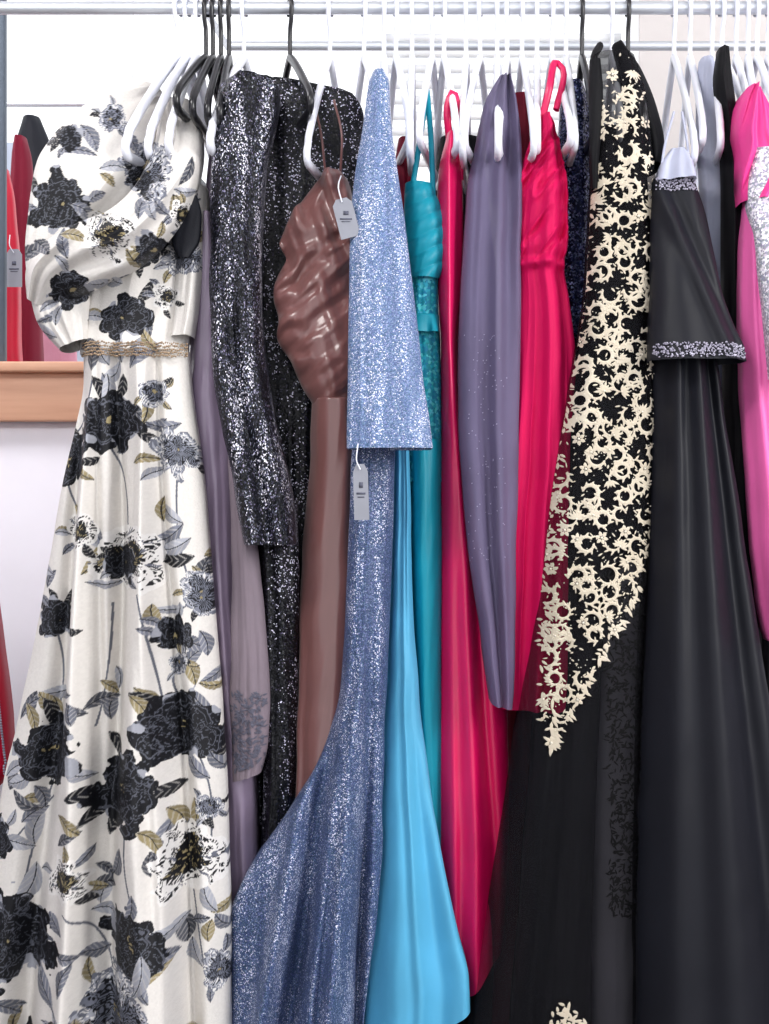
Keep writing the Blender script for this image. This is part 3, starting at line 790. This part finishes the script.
for i in range(60):
    j = rs.choice([(546, 742, 548, 690), (556, 716, 596, 646), (596, 646, 634, 580), (538, 700, 542, 600)])
    q_ = rs.random(); x = j[0] + (j[2] - j[0]) * q_; y = j[1] + (j[3] - j[1]) * q_
    lv.append((x, y, rs.uniform(8, 13), 3.2, rs.uniform(0.2, 1.7)))
for i in range(300):
    x = 562 + rs.gauss(0, 16); y = 992 + rs.uniform(-6, 90) + abs(x - 556) * 0.8
    lv.append((x, y, rs.uniform(5, 9), 3.0, rs.uniform(0, 6.28)))
applique('lace_applique', tul, lv, M_lace, g, 0.0035, 0.0015)
b = np.array(bd); c = tul.at_px(b[:, 0], b[:, 1], 0.0055)
beads('pearl_beads', c, b[:, 2], M_pearl, g)
lv = []
for i in range(800):
    y = rs.uniform(570, 910); x = rs.uniform(598 + (y - 570) * 0.02, 638)
    lv.append((x, y, rs.uniform(5, 9), rs.uniform(1.2, 2.4), rs.uniform(0, 6.28)))
applique('black_lace_insert', tul, lv, M_blklace, g, 0.002, 0.001)
Cloth([(560, 600, 646), (700, 594, 640), (880, 592, 640), (1190, 590, 638)], -0.14, -0.18, 0.02, 0.03, folds=2, seed=105, at=.002, ab=.006).build('sheer_panel_lining', fabric('smoke_lining', (0.50, 0.49, 0.53), rough=0.7), g, 40, 90, 8)
strap('shoulder_1', [(594, 74, -0.15), (594, 58, -0.12), (600, 46, -0.06)], 0.006, M_blk, g, 1.2)
Cloth([(46, 612, 622), (70, 618, 640), (110, 624, 656), (150, 634, 664), (170, 640, 660)], -0.10, -0.10, 0.02, 0.02, folds=2, seed=106).build('rear_shoulder', M_blk, g, 40, 60, 8)
Cloth([(60, 590, 600), (90, 588, 603), (140, 590, 600), (190, 591, 598)], -0.185, -0.185, 0.008, 0.008, folds=1, seed=107, at=.002, ab=.002).build('armhole_edge', M_blk, g, 20, 60, 8)

# ---------------------------------------------------------------- charcoal satin gown with peplum
g = empty('charcoal_peplum_gown')
def ch(t, py, px):
    v = np.clip((py - 365) / 800.0, 0, 1)
    f = 0
    for a, b, w, am in [(672, 668, 14, .022), (690, 730, 16, .028), (706, 790, 10, -.022)]:
        c = a + (b - a) * v
        f = f + am * np.exp(-((px - c) / (w * (0.5 + 1.4 * v))) ** 2)
    return f
Cloth([(355, 652, 716), (400, 652, 722), (500, 650, 738), (600, 647, 752), (700, 642, 768), (800, 638, 784), (900, 636, 800), (1024, 635, 816), (1200, 630, 836)],
      -0.19, -0.26, 0.03, 0.07, folds=1.6, at=0.003, ab=0.008, seed=111, extra=ch, fine=0).build('skirt', M_blk2, g, 140, 260, 20)
def pl(t, py, px):
    d = (px - 655) - 0.42 * (py - 195)
    return 0.010 * np.exp(-(d / 7.0) ** 2) - 0.008 * np.exp(-((d - 14) / 6.0) ** 2)
pep = Cloth([(180, 652, 694), (210, 651, 704), (250, 650, 712), (290, 650, 720), (325, 649, 732), (350, 648, 742), (362, 648, 744)],
            -0.19, -0.235, 0.025, 0.04, folds=1.5, at=0.002, ab=0.008, seed=112, extra=pl, fine=0)
pep.build('peplum_bodice', M_blk2, g, 100, 140, 16)
p = []
for i in range(380): p.append((rs.uniform(650, 742), 353 + rs.uniform(-7, 7)))
for i in range(220): p.append((rs.uniform(653, 694), 187 + rs.uniform(-7, 7)))
p = np.array(p); c = pep.at_px(p[:, 0], np.clip(p[:, 1], 180, 362), 0.002)
beads('crystal_trim', c, np.random.RandomState(2).uniform(0.0010, 0.0022, len(c)), M_crys, g)
Cloth([(150, 670, 684), (165, 660, 690), (184, 655, 692)], -0.17, -0.19, 0.01, 0.015, folds=2, seed=113).build('sheer_neckline', M_lav, g, 30, 30, 8)
strap('hanging_loop_1', [(660, 184, -0.2), (664, 150, -0.19), (674, 112, -0.17)], 0.002, M_lav, g)
strap('hanging_loop_2', [(690, 184, -0.2), (688, 150, -0.19), (682, 112, -0.17)], 0.002, M_lav, g)

# ---------------------------------------------------------------- right hand group
g = empty('lavender_tulle_dress')
Cloth([(60, 700, 712), (100, 696, 722), (180, 700, 726), (260, 704, 728), (290, 710, 726), (700, 700, 730)], -0.07, -0.05, 0.02, 0.025, folds=3, seed=121).build('dress_body', M_lav, g, 40, 90, 10)
g = empty('black_strap_dress')
Cloth([(50, 718, 728), (80, 714, 732), (130, 720, 738), (200, 722, 748), (300, 722, 748), (420, 724, 750), (560, 728, 756), (1000, 730, 760)], -0.13, -0.12, 0.02, 0.02, folds=3, seed=122).build('dress_body', M_blk, g, 50, 120, 10)
g = empty('hot_pink_gown')
Cloth([(94, 742, 756), (110, 735, 764), (135, 732, 776), (160, 736, 790), (185, 736, 786), (205, 738, 770)], -0.17, -0.18, 0.03, 0.03, folds=4, at=0.012, ab=0.012, seed=123, slant=1.2).build('twisted_bodice', M_hotpink, g, 60, 60, 10)
Cloth([(190, 744, 762), (260, 740, 766), (330, 738, 772), (400, 741, 780), (500, 748, 792), (570, 753, 796), (628, 762, 800), (640, 766, 800)], -0.18, -0.19, 0.02, 0.03, folds=3, at=0.006, ab=0.014, seed=124).build('skirt', M_pink, g, 60, 120, 10)
g = empty('pearl_sequin_gown')
Cloth([(150, 752, 800), (200, 746, 805), (240, 752, 805), (290, 758, 805), (340, 763, 805), (380, 768, 805)], -0.20, -0.23, 0.02, 0.025, folds=3, seed=125).build('dress_body', M_white_seq, g, 60, 90, 10)
g = empty('black_evening_dress')
Cloth([(200, 770, 810), (430, 764, 810), (500, 764, 812), (600, 764, 815), (1100, 764, 830)], -0.06, -0.06, 0.02, 0.02, folds=3, seed=126).build('dress_body', M_blk, g, 50, 90, 10)
g = empty('red_beaded_gown')
rd = Cloth([(420, -70, -30), (560, -80, -8), (640, -84, 2), (720, -90, 12), (765, -90, 14), (785, -88, 2), (800, -84, -20)], 0.20, 0.20, 0.03, 0.05, folds=4, seed=131)
rd.build('dress_body', M_dred, g, 60, 120, 10)
p = np.array([(2 + (q - 640) * 0.1 if q < 760 else 13, q) for q in np.linspace(640, 770, 50)])
c = rd.at_px(p[:, 0] - 3, p[:, 1], 0.004); beads('edge_beads', c, np.full(len(c), 0.003), M_crys, g)

# gown shapes added as dark fill for the black gaps in the rack
for nm, ol, y, mt, sd in [('dark_fill_right', [(130, 600, 636), (300, 596, 650), (1100, 580, 664)], 0.10, M_blk, 141),
                      ('dark_fill_mid', [(140, 440, 480), (300, 420, 496), (1150, 400, 496)], 0.12, M_blk, 142),
                      ('dark_fill_left', [(130, 240, 300), (300, 225, 350), (1150, 210, 380)], 0.12, M_blk, 143),
                      ('dark_fill_far_right', [(200, 700, 760), (500, 690, 800), (1150, 680, 840)], 0.10, M_blk, 144)]:
    Cloth(ol, y, y, 0.03, 0.04, folds=4, at=0.005, ab=0.015, seed=sd).build(nm, mt, None, 80, 100, 12)

# ---------------------------------------------------------------- swing tags
def tag(px, py, w, h, y, tilt, string_to):
    k = S * (DIST + y) / DIST
    x0, z0 = WX(px, y), WZ(py, y)
    hw, hh = w * k / 2, h * k / 2
    prof = [(-hw, -hh), (hw, -hh), (hw, hh * 0.72), (hw * 0.55, hh), (-hw * 0.55, hh), (-hw, hh * 0.72)]
    ca, sa = math.cos(tilt), math.sin(tilt)
    P = [(x0 + a * ca - b * sa, z0 + a * sa + b * ca) for a, b in prof]
    e = empty('price_tag')
    co = [(a, y, b) for a, b in P] + [(a, y + 0.0012, b) for a, b in P]
    me = bpy.data.meshes.new('card'); me.from_pydata(co, [], [tuple(range(6)), tuple(range(11, 5, -1))] + [(i, i + 6, (i + 1) % 6 + 6, (i + 1) % 6) for i in range(6)])
    me.materials.append(M_card); ob = bpy.data.objects.new('card', me); scene.collection.objects.link(ob); ob.parent = e
    def inkbox(cx, cz, bw, bh): box('print', x0 + cx - bw, x0 + cx + bw, y - 0.0008, y - 0.0001, z0 + cz - bh, z0 + cz + bh, M_ink, e)
    inkbox(0, hh * 0.25, hw * 0.25, hh * 0.10); inkbox(0, -hh * 0.05, hw * 0.6, hh * 0.035); inkbox(0, -hh * 0.18, hw * 0.45, hh * 0.02)
    top = (x0 - hh * 0.8 * sa, y - 0.002, z0 + hh * 0.8 * ca)
    sx, sy, sz = W(*string_to)
    c, f = tube_data(smooth_path([top, ((top[0] + sx) / 2 - .004, y - .003, (top[2] + sz) / 2 - 0.004), (sx, sy, sz)], 12), 0.0011, 6)
    mesh_obj('string', c, f, M_whiteP, e)
tag(361, 492, 15, 56, -0.32, 0.03, (358, 444, -0.31))
tag(346, 218, 20, 40, -0.235, 0.25, (341, 176, -0.19))
tag(14, 268, 16, 38, 1.05, 0.0, (10, 235, 1.06))

# ---------------------------------------------------------------- light
w = bpy.data.worlds.new('World'); scene.world = w; w.use_nodes = True
bg = w.node_tree.nodes['Background']; bg.inputs['Color'].default_value = (0.95, 0.965, 1.0, 1); bg.inputs['Strength'].default_value = 1.65
def area(name, loc, target, sx, sy, power, col):
    l = bpy.data.lights.new(name, 'AREA'); l.shape = 'RECTANGLE'; l.size = sx; l.size_y = sy; l.energy = power; l.color = col
    o = bpy.data.objects.new(name, l); scene.collection.objects.link(o); o.location = loc
    o.rotation_euler = (Vector(target) - Vector(loc)).to_track_quat('-Z', 'Y').to_euler()
    return o
area('overhead_fill', (-0.9, -1.7, 2.85), (0, 0.0, 1.0), 1.0, 0.6, 45, (1, 0.98, 0.96))  # added softbox above the camera side, fills the gowns from the front
area('side_key_fill', (2.4, -2.0, 2.0), (0, 0, 0.9), 0.9, 1.4, 74, (1.0, 0.985, 0.97))  # added side softbox to bring out the folds, no window there
area('back_wall_fill', (-1.6, 0.3, 2.8), (-1.2, 0.9, 0.9), 0.8, 0.3, 18, (1, 0.98, 1.0))  # added lamp, brightens the left of the back wall

cam = bpy.data.cameras.new('camera'); co = bpy.data.objects.new('camera', cam); scene.collection.objects.link(co)
cam.sensor_fit = 'VERTICAL'; cam.sensor_height = 24.0; cam.lens = 24.0 * DIST / 1.74
co.location = (0, -DIST, ZC); co.rotation_euler = (math.pi / 2, 0, 0)
scene.camera = co
